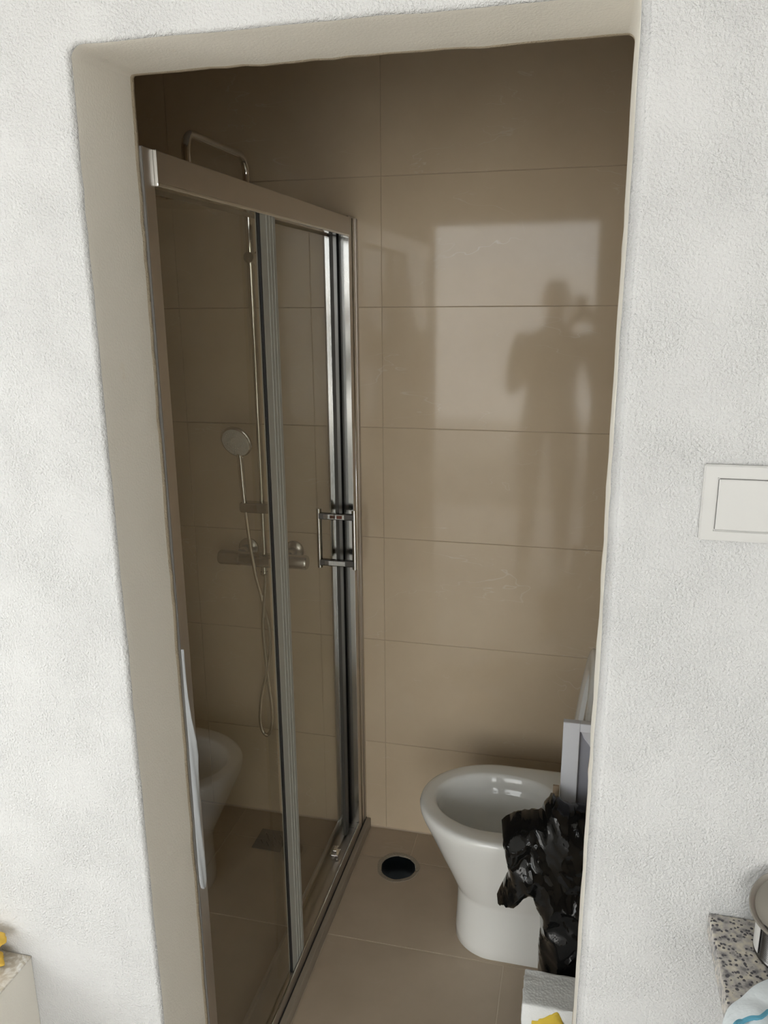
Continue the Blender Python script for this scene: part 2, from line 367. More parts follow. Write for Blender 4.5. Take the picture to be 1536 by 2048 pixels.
# floor: grout bed with the round waste hole, tiles each their own piece
HX, HY, HR = 0.149, 1.076, 0.0515
bed = plate_bm([[(XL, T-0.149), (XR, T-0.149), (XR, D), (XL, D)], circle(HX, HY, HR+0.009, 40)], -0.06, -0.0012)
floor = struct(obj('floor', bed, M['floor_grout']))
def floor_tile(x0, x1, y0, y1):
    g = 0.0016; x0 += g; x1 -= g; y0 += g; y1 -= g
    hole = math.hypot(max(x0-HX, 0, HX-x1), max(y0-HY, 0, HY-y1)) < HR+0.01
    if not hole:
        return box('floor_tile', (x0, x1, y0, y1, -0.008, random.uniform(-0.0003, 0.0003)), M['floor_tile'], floor, 0.0008, 1)
    # clip the tile rectangle by the hole: boolean through a temporary cutter
    a = box('floor_tile', (x0, x1, y0, y1, -0.008, 0.0), M['floor_tile'], floor)
    c = obj('cutter', loft_bm([[Vector((x, y, z)) for x, y in circle(HX, HY, HR+0.009, 48, 0.03)] for z in (-0.03, 0.03)]), M['floor_tile'])
    md = a.modifiers.new('cut', 'BOOLEAN'); md.object = c; md.operation = 'DIFFERENCE'; md.solver = 'EXACT'
    me = bpy.data.meshes.new_from_object(a.evaluated_get(bpy.context.evaluated_depsgraph_get()))
    a.modifiers.clear(); a.data = me; bpy.data.objects.remove(c); return a
yj = [T+0.001, 0.448, 0.778, 1.108, D-0.003]
KX0, KX1 = -0.075, 0.0215                    # kerb under the screen
for i in range(4):
    xs = {0: [KX1, 0.16, XR], 1: [KX1, 0.49, XR], 2: [KX1, 0.16, 0.76, XR], 3: [KX1, 0.175, 0.775, XR]}[i]
    if i == 2: xs = [KX1, 0.63, XR]
    for a, c in zip(xs, xs[1:]): floor_tile(a, c, yj[i], yj[i+1])
    for a, c in zip([XL, -0.41, KX0], [-0.41, KX0]): floor_tile(a, c, yj[i], yj[i+1])
struct(box('floor', (-1.5, 3.2, -3.0, T-0.15, -0.06, 0.0), M['room_floor']))

# hole in the floor: cement collar and black waste pipe
dp = empty('drain_pipe', (HX, HY, 0), 'open black waste pipe hole in the bathroom floor near the toilet', 'drain')
rings = []
for r, z in ((HR+0.0125, -0.0005), (HR+0.0125, 0.0012), (HR+0.006, 0.0016), (HR+0.001, 0.0006), (HR, -0.002), (HR+0.001, -0.003), (HR+0.008, -0.003), (HR+0.008, -0.0005)):
    rings.append([Vector((x, y, z)) for x, y in circle(HX, HY, r, 48, 0.022)])
put(obj('cement_collar', loft_bm(rings+[rings[0]], False, False), M['cement'], None, True, 50), dp)
bm = lathe_bm([(HR-0.0003, -0.0012), (HR-0.001, -0.16), (HR-0.006, -0.165), (HR-0.006, -0.30), (0.002, -0.30)], (HX, HY, 0), 'Z', 40)
bm.faces.ensure_lookup_table()
for f in [f for f in bm.faces if len(f.verts) > 4 and f.calc_center_median().z > -0.05]: bm.faces.remove(f)
bmesh.ops.solidify(bm, geom=list(bm.faces), thickness=0.002)
put(obj('pipe', bm, M['pipe'], None, True, 40), dp)

# ------------------------------------------------------------------ kerb and shower screen
box_k = box('shower_kerb', (KX0, KX1, T+0.001, D-0.0015, -0.001, 0.033), M['kerb'], None, 0.0015, 1)
tag(box_k, 'low grey-brown stone kerb under the shower screen', 'kerb')

sc = empty('shower_screen', (S, T, 0.033), 'framed sliding shower screen with tinted glass left of the doorway', 'shower screen')
XI = -0.066                                   # inner face of the frame
def part(name, bm, m, parent=sc, smooth=False, angle=None):
    o = obj(name, bm, m, None, smooth, angle); put(o, parent) if parent is sc else setattr(o, 'parent', parent)
    if parent is not sc: o.matrix_parent_inverse = parent.matrix_basis.inverted()
    return o
# wall post at the doorway end (U-profile)
part('wall_post', box_bm(-0.045, 0.0018, T+0.003, 0.181, 0.034, 1.850, 0.0010, 2), M['aluminium'])
part('post_gap_strip', box_bm(-0.040, 0.0020, T+0.0006, T+0.0029, 0.034, 1.849), M['post_side'])  # added strip, shade of the gap beside the jamb put into its colour
# wall post at the tiled end: satin outer face with a ridge, polished channel face towards the doorway
po_ = part('wall_post', box_bm(XI, S-0.001, 1.167, D-0.002, 0.034, 1.852, 0.0012, 2), M['aluminium'])
po_.data.materials.append(M['polished'])
for p in po_.data.polygons:
    if p.normal.y < -0.9: p.material_index = 1
rg = tube_bm([(S-0.001, 1.199, 0.036), (S-0.001, 1.199, 1.848)], 0.0022, 10)
part('ridge', rg, M['polished'], po_, True)
rg = box_bm(S-0.002, S+0.0015, 1.228, D-0.002, 0.036, 1.850, 0.001, 1)
part('ridge', rg, M['aluminium'], po_)
# top rail with lighter lower lip
tr_ = part('top_rail', box_bm(XI, S, 0.1825, 1.168, 1.806, 1.849, 0.0012, 2), M['aluminium'])
part('end_cap', box_bm(-0.058, S+0.0008, 0.1812, 0.1824, 1.805, 1.8495, 0.0004, 1), M['polished'], tr_)
part('lower_lip', box_bm(-0.012, S+0.001, 0.181, 1.167, 1.8005, 1.8065, 0.0015, 2), M['polished'], tr_)
# bottom rail: outer cheek with a bright arris, floor of the track, inner cheek
br = part('bottom_rail', box_bm(-0.004, S, 0.1815, 1.1665, 0.034, 0.066, 0.0014, 2), M['aluminium'])
part('track', box_bm(-0.060, -0.0035, 0.1815, 1.1665, 0.034, 0.044, 0.0008, 1), M['aluminium'], br)
part('inner_cheek', box_bm(XI, -0.059, 0.1815, 1.1665, 0.034, 0.060, 0.0012, 2), M['aluminium'], br)
part('arris', tube_bm([(S-0.0022, 0.182, 0.0668), (S-0.0022, 1.166, 0.0668)], 0.0022, 10), M['polished'], br, True)
part('rail_gap_line', box_bm(S-0.001, S+0.0022, T+0.004, D-0.002, 0.0331, 0.0352), M['black_rubber'])  # black strip put in for the shade of the gap under the rail
# fixed pane
fp = part('fixed_pane', box_bm(-0.0085, -0.0025, 0.1815, 0.5705, 0.046, 1.808), M['glass'])
st = bmesh.new()
box_bm(-0.0105, 0.0005, 0.576, 0.655, 0.047, 1.806, 0.001, 1, st)
for k in range(3): box_bm(0.0, 0.0016, 0.606+k*0.016, 0.609+k*0.016, 0.05, 1.804, 0.0004, 1, st)
part('stile', st, M['seal'], fp)
part('stile_gap_strip', box_bm(-0.0065, 0.0004, 0.5705, 0.576, 0.047, 1.806, 0.001, 1), M['black_rubber'], fp)  # black strip stands in for the gap shadow along the stile
# sliding door
dr = part('sliding_door', box_bm(-0.0345, -0.0285, 0.560, 1.122, 0.052, 1.808), M['glass'])
part('stile', box_bm(-0.038, -0.0235, 1.118, 1.146, 0.050, 1.806, 0.0012, 1), M['seal'], dr)
dr.children[0].data.materials[0] = M['dark_seal']
part('magnetic_seal', box_bm(-0.0355, -0.0245, 1.146, 1.156, 0.050, 1.806, 0.002, 2), M['black_rubber'], dr)
HYc = 1.112
def bar(x, y, name='handle'):
    bm = bmesh.new()
    tube_bm([(x, y, 0.918), (x, y, 1.088)], 0.0072, 14, bm)
    for z in (0.918, 1.088): 
        for v in lathe_bm([(0.0001, -0.004), (0.005, -0.0035), (0.0062, 0), (0.005, 0.0035), (0.0001, 0.004)], (x, y, z), 'Z', 14).verts: pass
    return bm
hn = part('handle', bar(0.022, HYc), M['chrome'], dr, True, 40)
part('handle', bar(-0.080, HYc), M['chrome'], dr, True, 40)
for z in (0.934, 1.068):
    hcl = part('handle_clamp', box_bm(-0.080, 0.022, HYc-0.007, HYc+0.007, z-0.009, z+0.009, 0.0018, 2), M['clamp'], dr)
    part('clamp_plate', box_bm(-0.064, -0.037, HYc-0.0082, HYc-0.0068, z-0.0065, z+0.0065, 0.0003, 1), M['polished'], hcl)
    part('clamp_plate', box_bm(-0.031, -0.005, HYc-0.0082, HYc-0.0068, z-0.0065, z+0.0065, 0.0003, 1), M['polished'], hcl)
part('handle_reflection', box_bm(-0.026, -0.011, HYc-0.0090, HYc-0.0080, 1.0635, 1.0725, 0.0002, 1), M['brown_reflection'], dr)  # brown reflection on the clamp plate, put in as a coloured piece
# bottom guide block of the sliding door
gd = bmesh.new(); box_bm(-0.045, -0.018, 1.008, 1.040, 0.045, 0.062, 0.002, 2, gd); box_bm(-0.040, -0.023, 1.012, 1.036, 0.060, 0.075, 0.002, 2, gd)
part('guide_block', gd, M['chrome'], dr)
# protective film peeling off the doorway post
rings = []
film = [(1.10, .1515, .1545, .0035), (1.03, .1515, .1575, .0045), (0.985, .1515, .1610, .006), (0.955, .1520, .1680, .007), (0.93, .152, .1745, .008), (0.90, .152, .1765, .008), (0.84, .152, .1725, .007), (0.78, .152, .1710, .006), (0.73, .152, .1740, .006), (0.69, .152, .1760, .006), (0.66, .153, .1755, .006), (0.645, .156, .1720, .005), (0.638, .161, .1690, .004)]
for z, a, c, h in film:
    n = 10; r = []
    for k in range(n+1):
        t = k/n; r.append(Vector((S-0.0032+h*math.sin(PI*t)**0.8*(0.75+0.25*math.sin(9*t+z*30)), a+(c-a)*t, z)))
    for k in range(n, -1, -1):
        t = k/n; r.append(Vector((S-0.0040+h*0.86*math.sin(PI*t)**0.8*(0.75+0.25*math.sin(9*t+z*30)), a+(c-a)*t, z)))
    rings.append(r)
# more rings for smoothness
sm = []
for a, c in zip(rings, rings[1:]):
    for k in range(3): sm.append([p.lerp(q, k/3) for p, q in zip(a, c)])
sm.append(rings[-1])
fo = part('protective_film', loft_bm(sm), M['film'], sc, True, 60); fo['label'] = 'pale protective film peeling off the post'

# ------------------------------------------------------------------ shower column on the tiled wall
BX, BY = -0.271, 1.172
col = empty('shower_column', (BX, D, 0.915), 'chrome shower column with hose and hand shower on the tiled wall', 'shower')
def cpart(name, bm, m, smooth=True, angle=40, parent=col):
    o = obj(name, bm, m, None, smooth, angle)
    if parent is col: put(o, col)
    else: o.parent = parent; o.matrix_parent_inverse = parent.matrix_basis.inverted()
    return o
riser = [Vector((BX, BY, 0.925)), Vector((BX, BY, 1.40))] + [Vector((BX, BY, 1.96))]
arc = [Vector((BX, BY-0.045*(1-math.cos(a)), 1.96+0.045*math.sin(a))) for a in [k*PI/16 for k in range(1, 9)]]
arm = [Vector((BX, 0.875, 2.005))]
arc2 = [Vector((BX, 0.875-0.04*math.sin(a), 2.005-0.04*(1-math.cos(a)))) for a in [k*PI/16 for k in range(1, 9)]]
path = riser+arc+arm+arc2+[Vector((BX, 0.835, 1.88))]
cpart('riser_pipe', tube_bm(path[:2]+[Vector((BX, BY, 1.62))], 0.0072, 16), M['chrome'])
cpart('upper_pipe', tube_bm([Vector((BX, BY, 1.60))]+path[2:], 0.0098, 16), M['chrome'])
cpart('rain_head', lathe_bm([(0.002, 0.030), (0.014, 0.028), (0.016, 0.012), (0.10, 0.008), (0.102, 0.004), (0.10, 0.0), (0.002, 0.0)], (BX, 0.835, 1.853), 'Z', 40), M['chrome'])
cpart('wall_bracket', lathe_bm([(0.001, 0.0), (0.022, 0.0), (0.022, -0.006), (0.013, -0.010), (0.012, -0.062), (0.014, -0.064), (0.014, -0.086), (0.001, -0.087)], (BX, D-0.0018, 1.755), 'Y', 24), M['chrome_dull'])
# slider holder
bm = box_bm(-0.334, -0.232, 1.150, 1.186, 1.052, 1.082, 0.007, 3)
sl = cpart('slider', bm, M['chrome_dull'], True, 40)
cpart('slider_knob', lathe_bm([(0.001, 0.0), (0.008, 0.0), (0.008, 0.012), (0.001, 0.013)], (BX+0.028, 1.168, 1.080), 'Z', 16), M['chrome_dull'], True, 40, sl)
# hand shower: tapered handle, tilted round head
hx = -0.3225
bm = tube_bm(catmull([(hx+0.003, 1.160, 1.075), (hx+0.001, 1.159, 1.12), (hx, 1.157, 1.17), (hx, 1.152, 1.215), (hx-0.001, 1.146, 1.248), (hx-0.001, 1.142, 1.268)], 5), [0.0075+0.0022*math.sin(PI*min(1, i/26)) for i in range(26)], 14)
hs = cpart('hand_shower', bm, M['chrome'])
nrm = Vector((-0.10, -0.93, -0.34)).normalized(); q = nrm.to_track_quat('Z', 'Y').to_matrix().to_4x4()
hc = Vector((-0.3235, 1.137, 1.262))
bm = lathe_bm([(0.002, -0.020), (0.022, -0.017), (0.040, -0.009), (0.0465, -0.002), (0.0465, 0.004), (0.044, 0.0065), (0.042, 0.007), (0.001, 0.007)], (0, 0, 0), 'Z', 40)
bmesh.ops.transform(bm, matrix=Matrix.Translation(hc) @ q, verts=bm.verts)
hd = cpart('shower_head', bm, M['chrome_dull'], True, 40, hs)
bm = lathe_bm([(0.001, 0.0085), (0.040, 0.0085), (0.042, 0.0072), (0.042, 0.006), (0.001, 0.006)], (0, 0, 0), 'Z', 40)
for k in range(5):
    for j in range(max(1, 7*k)):
        a = 2*PI*j/max(1, 7*k); r = k*0.0085
        tube_bm([(r*math.cos(a), r*math.sin(a), 0.008), (r*math.cos(a), r*math.sin(a), 0.0102)], [0.0017, 0.0011], 6, bm)
bmesh.ops.transform(bm, matrix=Matrix.Translation(hc) @ q, verts=bm.verts)
cpart('spray_plate', bm, M['spray'], True, 40, hs)
# thermostatic mixer
bm = lathe_bm([(0.001, -0.136), (0.019, -0.136), (0.0215, -0.132), (0.0215, -0.070), (0.0205, -0.069), (0.0205, 0.055), (0.0215, 0.056), (0.0215, 0.134), (0.019, 0.139), (0.001, 0.139)], (-0.280, 1.178, 0.905), 'X', 32)
mx = cpart('mixer', bm, M['chrome_dull'])
for xo in (-0.350, -0.205):
    bm = lathe_bm([(0.001, 0.0), (0.031, 0.0), (0.031, -0.006), (0.024, -0.012), (0.014, -0.014), (0.014, -0.055), (0.001, -0.056)], (xo, D-0.0018, 0.918), 'Y', 28)
    cpart('wall_flange', bm, M['chrome_dull'])
# raised centre body with rounded ends
bm = box_bm(-0.306, -0.212, 1.150, 1.176, 0.887, 0.921, 0.012, 4); cpart('mixer_body', bm, M['chrome_dull'])
bm = lathe_bm([(0.001, 0.0), (0.0095, 0.0), (0.0095, -0.014), (0.0115, -0.016), (0.0115, -0.026), (0.008, -0.030), (0.001, -0.031)], (BX, 1.165, 0.890), 'Z', 16)
cpart('hose_nut', bm, M['chrome'])
def pxy(px, py, Y=1.160):                      # where a point of the tiled wall seen there lies at depth Y
    d = cf + cr*((px-768)/FPX) - cu*((py-1024)/FPX); return CAM + d*((Y-CAM.y)/d.y)
hp = [(493, 1024), (496, 1060), (502, 1100), (511, 1150), (522, 1190), (531, 1225), (537, 1250), (539.5, 1275), (540, 1300), (536, 1330), (530, 1360), (524, 1390), (521, 1420), (521, 1445), (526, 1463), (534, 1470), (542, 1460), (545, 1435), (543, 1405), (538, 1370), (533, 1330), (529, 1295), (526, 1260), (526, 1235), (529, 1190), (531, 1155), (531.5, 1128)]
# hose points measured once on the photo, kept here as wall coordinates a few centimetres off the tiles
hose = [pxy(x, y, 1.158-0.006*math.sin(i*0.6)) for i, (x, y) in enumerate(hp)]
hose[0] = Vector((hx+0.003, 1.160, 1.073)); hose[-1] = Vector((BX, 1.165, 0.862))
pp = catmull(hose, 16); n = len(pp)
cpart('hose', tube_bm(pp, [0.0052+0.0007*(i % 2) for i in range(n)], 8), M['hose'])

# ------------------------------------------------------------------ floor drain in the shower
fd = empty('floor_drain', (-0.267, 1.106, 0), 'square steel grate drain with slanted slots in shower floor', 'drain')
gx, gy, gh = -0.267, 1.106, 0.047
slots = []
for (sx, sy) in ((-.022, .022), (.002, .026), (.024, .024), (-.010, .004), (.014, .003), (-.026, -.012), (.030, -.006), (-.004, -.020), (.018, -.024)):
    L, w_ = 0.0115, 0.0024; c_, s_ = math.cos(2.25), math.sin(2.25)
    slots.append([(gx+sx+a*c_-b2*s_, gy+sy+a*s_+b2*c_) for a, b2 in ((-L, -w_), (L, -w_), (L, w_), (-L, w_))])
put(obj('grate', plate_bm([[(gx-gh, gy-gh), (gx+gh, gy-gh), (gx+gh, gy+gh), (gx-gh, gy+gh)]]+slots, 0.0012, 0.0032), M['steel_drain']), fd)
put(box('drain_base', (gx-gh+.002, gx+gh-.002, gy-gh+.002, gy+gh-.002, 0.0002, 0.0013), M['drain_dark']), fd)

# ------------------------------------------------------------------ toilet
TY = 0.885
def outl(xf, w, a, xb, n=8.0, N_=72, z=0.0, yc=TY):
    xc = xf+a; b_ = xb-xc; r = []
    for k in range(N_):
        t = 2*PI*k/N_; c, s = math.cos(t), math.sin(t)
        if c <= 0: x = xc+a*c; y = w*s
        else:
            x = xc+b_*abs(c)**(2/n); y = w*math.copysign(abs(s)**(2/n), s)
        r.append(Vector((x, yc+y, z)))
    return r
XB = 0.745
prof = [(0.0, .356, .097, .10, XB), (.004, .353, .099, .10, XB), (.03, .353, .098, .10, XB), (.10, .356, .095, .10, XB), (.148, .3565, .096, .10, XB), (.158, .355, .098, .105, XB), (.165, .351, .101, .108, XB), (.19, .341, .110, .12, XB), (.22, .327, .121, .135, XB), (.26, .3085, .1355, .15, XB), (.30, .290, .1495, .17, XB), (.335, .274, .162, .185, XB), (.36, .262, .1705, .195, XB), (.376, .2560, .1745, .20, XB), (.388, .2545, .176, .20, XB), (.396, .257, .174, .20, XB), (.3995, .262, .170, .20, XB), (.400, .270, .163, .195, XB-.01)]
rings = [outl(xf, w, a, xb, 8.0, 72, z) for z, xf, w, a, xb in prof]
inner = [(.400, .288, .128, .155, .612, 2.6), (.3985, .293, .124, .155, .606, 2.6), (.392, .298, .119, .155, .600, 2.6), (.372, .302, .114, .155, .596, 2.6), (.360, .304, .112, .155, .595, 2.6), (.354, .308, .107, .152, .590, 2.5), (.346, .310, .105, .15, .588, 2.5), (.322, .316, .101, .148, .582, 2.4), (.28, .332, .090, .14, .565, 2.3), (.24, .356, .075, .125, .545, 2.2), (.20, .392, .056, .10, .52, 2.1), (.175, .42, .040, .07, .50, 2.0), (.17, .45, .012, .02, .475, 2.0)]
rings += [outl(xf, w, a, xb, n, 72, z) for z, xf, w, a, xb, n in inner]
toi = empty('toilet', (0.55, TY, 0), 'white floor-standing ceramic toilet with raised seat and lid beside the tiled wall', 'toilet')
o = obj('bowl', loft_bm(rings), M['ceramic'], None, True, 55); put(o, toi)
tilt = math.radians(6.5)
def raised(u, v, w_):      # u up the lid from the hinge, v across, w out towards the front
    return Vector((0.640+u*math.sin(tilt)-w_*math.cos(tilt), TY+v, 0.412+u*math.cos(tilt)+w_*math.sin(tilt)))
def dshape(L, w, N_=56, inset=0.0):
    pts = []
    a = 0.20
    for k in range(N_):
        t = 2*PI*k/N_; c, s = math.cos(t), math.sin(t)
        if c >= 0: u = (L-a)+(a-inset)*c; v = (w-inset)*s
        else: u = (L-a)-(L-a-0.012-inset)*abs(c)**(2/6); v = (w-inset)*math.copysign(abs(s)**(2/6), s)
        pts.append((u, v))
    return pts
def slab(profile, L, w):   # profile: (inset, out)
    return [[raised(u, v, o_) for u, v in dshape(L, w, 56, i_)] for i_, o_ in profile]
seat = slab([(.060, .004), (.004, .004), (0, .008), (0, .017), (.004, .021), (.020, .023), (.050, .021), (.060, .016), (.060, .004)], .418, .178)
put(obj('seat', loft_bm(seat, False, False), M['seat'], None, True, 50), toi)
lid = slab([(.165, -.020), (.08, -.022), (.02, -.021), (.004, -.018), (0, -.012), (0, -.006), (.003, -.002), (.012, -.003), (.016, -.008), (.08, -.009), (.165, -.009)], .428, .181)
put(obj('lid', loft_bm(lid), M['seat'], None, True, 50), toi)
for v in (-0.075, 0.075):
    bm = tube_bm([raised(-0.002, v-0.014, 0.0), raised(-0.002, v+0.014, 0.0)], 0.0105, 14); box_bm(0.629, 0.651, TY+v-0.011, TY+v+0.011, 0.3985, 0.412, 0.002, 1, bm)
    put(obj('hinge', bm, M['chrome'], None, True, 40), toi)

# ------------------------------------------------------------------ pale framed panel behind the bag
bx = empty('plastic_panel', (0.605, 0.60, 0), 'pale bluish framed plastic panel with a dark recess standing behind the black bag', 'panel')
x0, x1, y0, y1, zt = 0.607, 0.795, 0.605, 0.622, 0.797
bm = bmesh.new()
for lim in ((x0, x0+0.034, y0, y1, 0, zt), (x1-0.03, x1, y0, y1, 0, zt), (x0+0.034, x1-0.03, y0, y1, zt-0.019, zt), (x0+0.034, x1-0.03, y0, y1, 0, 0.03)):
    box_bm(*lim, 0.0012, 1, bm)
put(obj('frame', bm, M['pale_blue_plastic']), bx)
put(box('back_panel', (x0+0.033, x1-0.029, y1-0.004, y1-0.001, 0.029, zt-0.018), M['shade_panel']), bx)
bm = bmesh.new(); t0 = [Vector((x0+0.036, y0+0.006, zt-0.020)), Vector((x1-0.032, y0+0.03, zt-0.020)), Vector((x1-0.032, y0+0.03, zt-0.22)), Vector((x0+0.060, y0+0.03, zt-0.085))]
a = [bm.verts.new(p) for p in t0]; c = [bm.verts.new(p+Vector((0, 0.004, 0))) for p in t0]
bm.faces.new(a); bm.faces.new(c[::-1])
for k in range(4): bm.faces.new((a[k], c[k], c[(k+1) % 4], a[(k+1) % 4]))
put(obj('inner_sheet', bm, M['pale_blue_plastic']), bx)
cb = box('cardboard_strip', (0.5925, 0.6055, 0.596, 0.602, 0.0, 0.652), M['cardboard'], None, 0.0006, 1)
tag(cb, 'narrow brown strip of cardboard between pale panel and black bag', 'cardboard')

# ------------------------------------------------------------------ black bin bag
BYP = 0.555
outline_px = [(1105, 1586), (1097, 1592), (1089, 1599), (1085.5, 1609), (1083.5, 1621), (1070, 1622), (1058, 1623.5), (1042, 1626), (1027, 1630), (1011, 1638), (1002, 1646), (1004.5, 1661), (1008, 1685), (1015, 1706), (1019, 1732), (1012, 1750), (1005, 1767), (992.7, 1794.5), (1005, 1800), (1014, 1788), (1039.6, 1791.5), (1050, 1781), (1055, 1772), (1060, 1765), (1066, 1794), (1078.7, 1816), (1080.6, 1849), (1076.7, 1880), (1074.8, 1935)]
oz = [(p.x, p.z) for p in (pxy(x, y, BYP) for x, y in outline_px)]
# the bag stands on the floor and runs on behind the jamb
oz += [(oz[-1][0]+0.004, 0.12), (oz[-1][0]+0.016, 0.03), (oz[-1][0]+0.035, 0.002), (0.70, 0.002), (0.76, 0.03), (0.785, 0.2), (0.79, 0.42), (0.775, 0.56), (0.745, 0.615), (0.700, 0.640), (0.668, 0.646), (0.645, 0.645), (0.628, 0.641), (0.618, 0.646), (0.608, 0.655), (0.600, 0.656)]
def bag():
    def resample(P, d):
        out = []
        for i in range(len(P)):
            a, b_ = Vector(P[i]), Vector(P[(i+1) % len(P)]); n = max(1, int((b_-a).length/d))
            out += [a.lerp(b_, k/n) for k in range(n)]
        return out
    B = resample(oz, 0.006)
    def inside(p):
        c = False
        for i in range(len(B)):
            a, b_ = B[i], B[i-1]
            if (a.y > p.y) != (b_.y > p.y) and p.x < (b_.x-a.x)*(p.y-a.y)/(b_.y-a.y)+a.x: c = not c
        return c
    pts = list(B); nb = len(B); h = 0.0055
    x0_, x1_ = min(p.x for p in B), max(p.x for p in B); z1_ = max(p.y for p in B)
    j = 0; z = 0.004
    while z < z1_:
        x = x0_ + (h/2 if j % 2 else 0)
        while x < x1_:
            p = Vector((x+random.uniform(-.0008, .0008), z+random.uniform(-.0008, .0008)))
            if inside(p) and min((p-q).length for q in B) > 0.0035: pts.append(p)
            x += h
        z += h*0.9; j += 1
    vs, es, fs, *_ = delaunay_2d_cdt(pts, [(i, (i+1) % nb) for i in range(nb)], [], 1, 1e-7)
    bm = bmesh.new(); F, K = [], []
    def crumple(x, z):
        # hanging folds and sharp film creases
        wv = Vector((x*15 + 1.3*noise.noise(Vector((x*7, z*5, 3))), z*5.5 + 1.0*noise.noise(Vector((x*6, z*7, 8))), 0.4))
        d, _p = noise.voronoi(wv); e = d[1]-d[0]
        wv2 = Vector((x*30 + z*9, z*13, 2.0)) + 0.8*Vector((noise.noise(Vector((x*14, z*12, 0))), noise.noise(Vector((x*14, z*12, 5))), 0))
        d2, _p = noise.voronoi(wv2); e2 = d2[1]-d2[0]
        return 0.022*(1-min(1, e*1.2)) + 0.006*(1-min(1, e2*1.6)) + 0.012*noise.noise(Vector((x*14+z*5, z*3.5, 1.5)))
    for v in vs:
        d = min((v-q).length for q in B); R = 0.055
        t = min(1, d/R); bul = R*math.sqrt(max(0, 1-(1-t)**2)); k = min(1, d/0.012)
        # the loose sleeve hangs a little in front of the body
        fl = 0.020*max(0, 1-abs(v.x-0.53)/0.07)*max(0, 1-abs(v.y-0.50)/0.16)
        yf = BYP - 0.75*bul - k*(crumple(v.x, v.y)+fl) + 0.012*math.sin(v.y*35)*(1-k)
        yb = BYP + 0.55*min(bul, 0.04)*1.0 + 0.012*math.sin(v.y*35)*(1-k)
        F.append(bm.verts.new((v.x, yf, v.y))); K.append(F[-1] if d < 1e-5 else bm.verts.new((v.x, min(yb, 0.590), v.y)))
    for f in fs:
        bm.faces.new([F[i] for i in f])
        t = [K[i] for i in f][::-1]
        if any(K[i] is not F[i] for i in f): bm.faces.new(t)
    return bm
bo = obj('bin_bag', bag(), M['bag'], None, True, 28)
tag(bo, 'crumpled glossy black bin bag standing in front of the white toilet', 'bag')

# ------------------------------------------------------------------ polystyrene block
ez = 0.300
def eps_block():
    bm = box_bm(0.5565, 0.795, 0.378, 0.468, 0.0, ez, 0.0)
    bmesh.ops.subdivide_edges(bm, edges=list(bm.edges), cuts=14, use_grid_fill=True)
    for v in bm.verts:
        p = v.co
        if p.z > 0.001:
            w = noise.noise(p*70)*0.0022 + noise.noise(p*160)*0.0012
            p.x += w; p.y += noise.noise(p*60+Vector((5, 0, 0)))*0.0016; p.z += noise.noise(p*50+Vector((0, 9, 0)))*0.0020
        if p.x < 0.58 and abs(p.y-0.452) < 0.006 and p.z > 0.28: p.z -= 0.002
    bmesh.ops.bevel(bm, geom=[e for e in bm.edges if len(e.link_faces) == 2 and e.calc_face_angle(0) > 1.0], offset=0.002, segments=1, affect='EDGES')
    return bm
eo = empty('polystyrene_block', (0.67, 0.42, 0), 'white polystyrene block with a yellow foam blob, low in front of black bag', 'packing block')
put(obj('block', eps_block(), M['eps'], None, True, 50), eo)
bm = bmesh.new(); bmesh.ops.create_icosphere(bm, subdivisions=4, radius=1.0)
for v in bm.verts:
    p = v.co.copy(); k = 1+0.28*noise.noise(p*1.6+Vector((4, 1, 0)))+0.12*noise.noise(p*4)
    v.co = Vector((0.612+p.x*0.033*k, 0.3795+p.y*0.010*k, 0.250+p.z*0.034*k + 0.008*math.sin(p.x*4)))
put(obj('foam_blob', bm, M['foam'], None, True), eo)['label'] = 'yellow blob of cured foam'

# ------------------------------------------------------------------ light switch
sw = empty('light_switch', (0.786, 0, 1.421), 'white wide rocker light switch on the right-hand wall', 'light switch')
bm = plate_bm([[(0.743, 1.378), (0.900, 1.378), (0.900, 1.464), (0.743, 1.464)], [(0.7585, 1.390), (0.8845, 1.390), (0.8845, 1.449), (0.7585, 1.449)]], 0, 0.0085)
bmesh.ops.transform(bm, matrix=Matrix(((1, 0, 0, 0), (0, 0, -1, 0.0005), (0, 1, 0, 0), (0, 0, 0, 1))), verts=bm.verts)
bmesh.ops.bevel(bm, geom=[e for e in bm.edges if len(e.link_faces) == 2 and e.calc_face_angle(0) > 1.0], offset=0.0012, segments=2, affect='EDGES')
put(obj('plate', bm, M['white_plastic']), sw)
put(box('rocker', (0.7590, 0.8840, -0.0092, -0.002, 1.3905, 1.4485), M['white_plastic'], None, 0.0012, 2), sw)

# ------------------------------------------------------------------ granite counter at the right
gc = empty('granite_counter', (0.80, 0, 0), 'counter with a speckled grey-beige granite top at the lower right', 'counter')
bm = box_bm(0.7985, 1.55, -0.62, -0.0004, 0.855, 0.884, 0.003, 2)
put(obj('granite_slab', bm, M['granite']), gc)
put(box('counter_base', (0.865, 1.54, -0.60, -0.0004, 0.0, 0.8548), M['plaster']), gc)
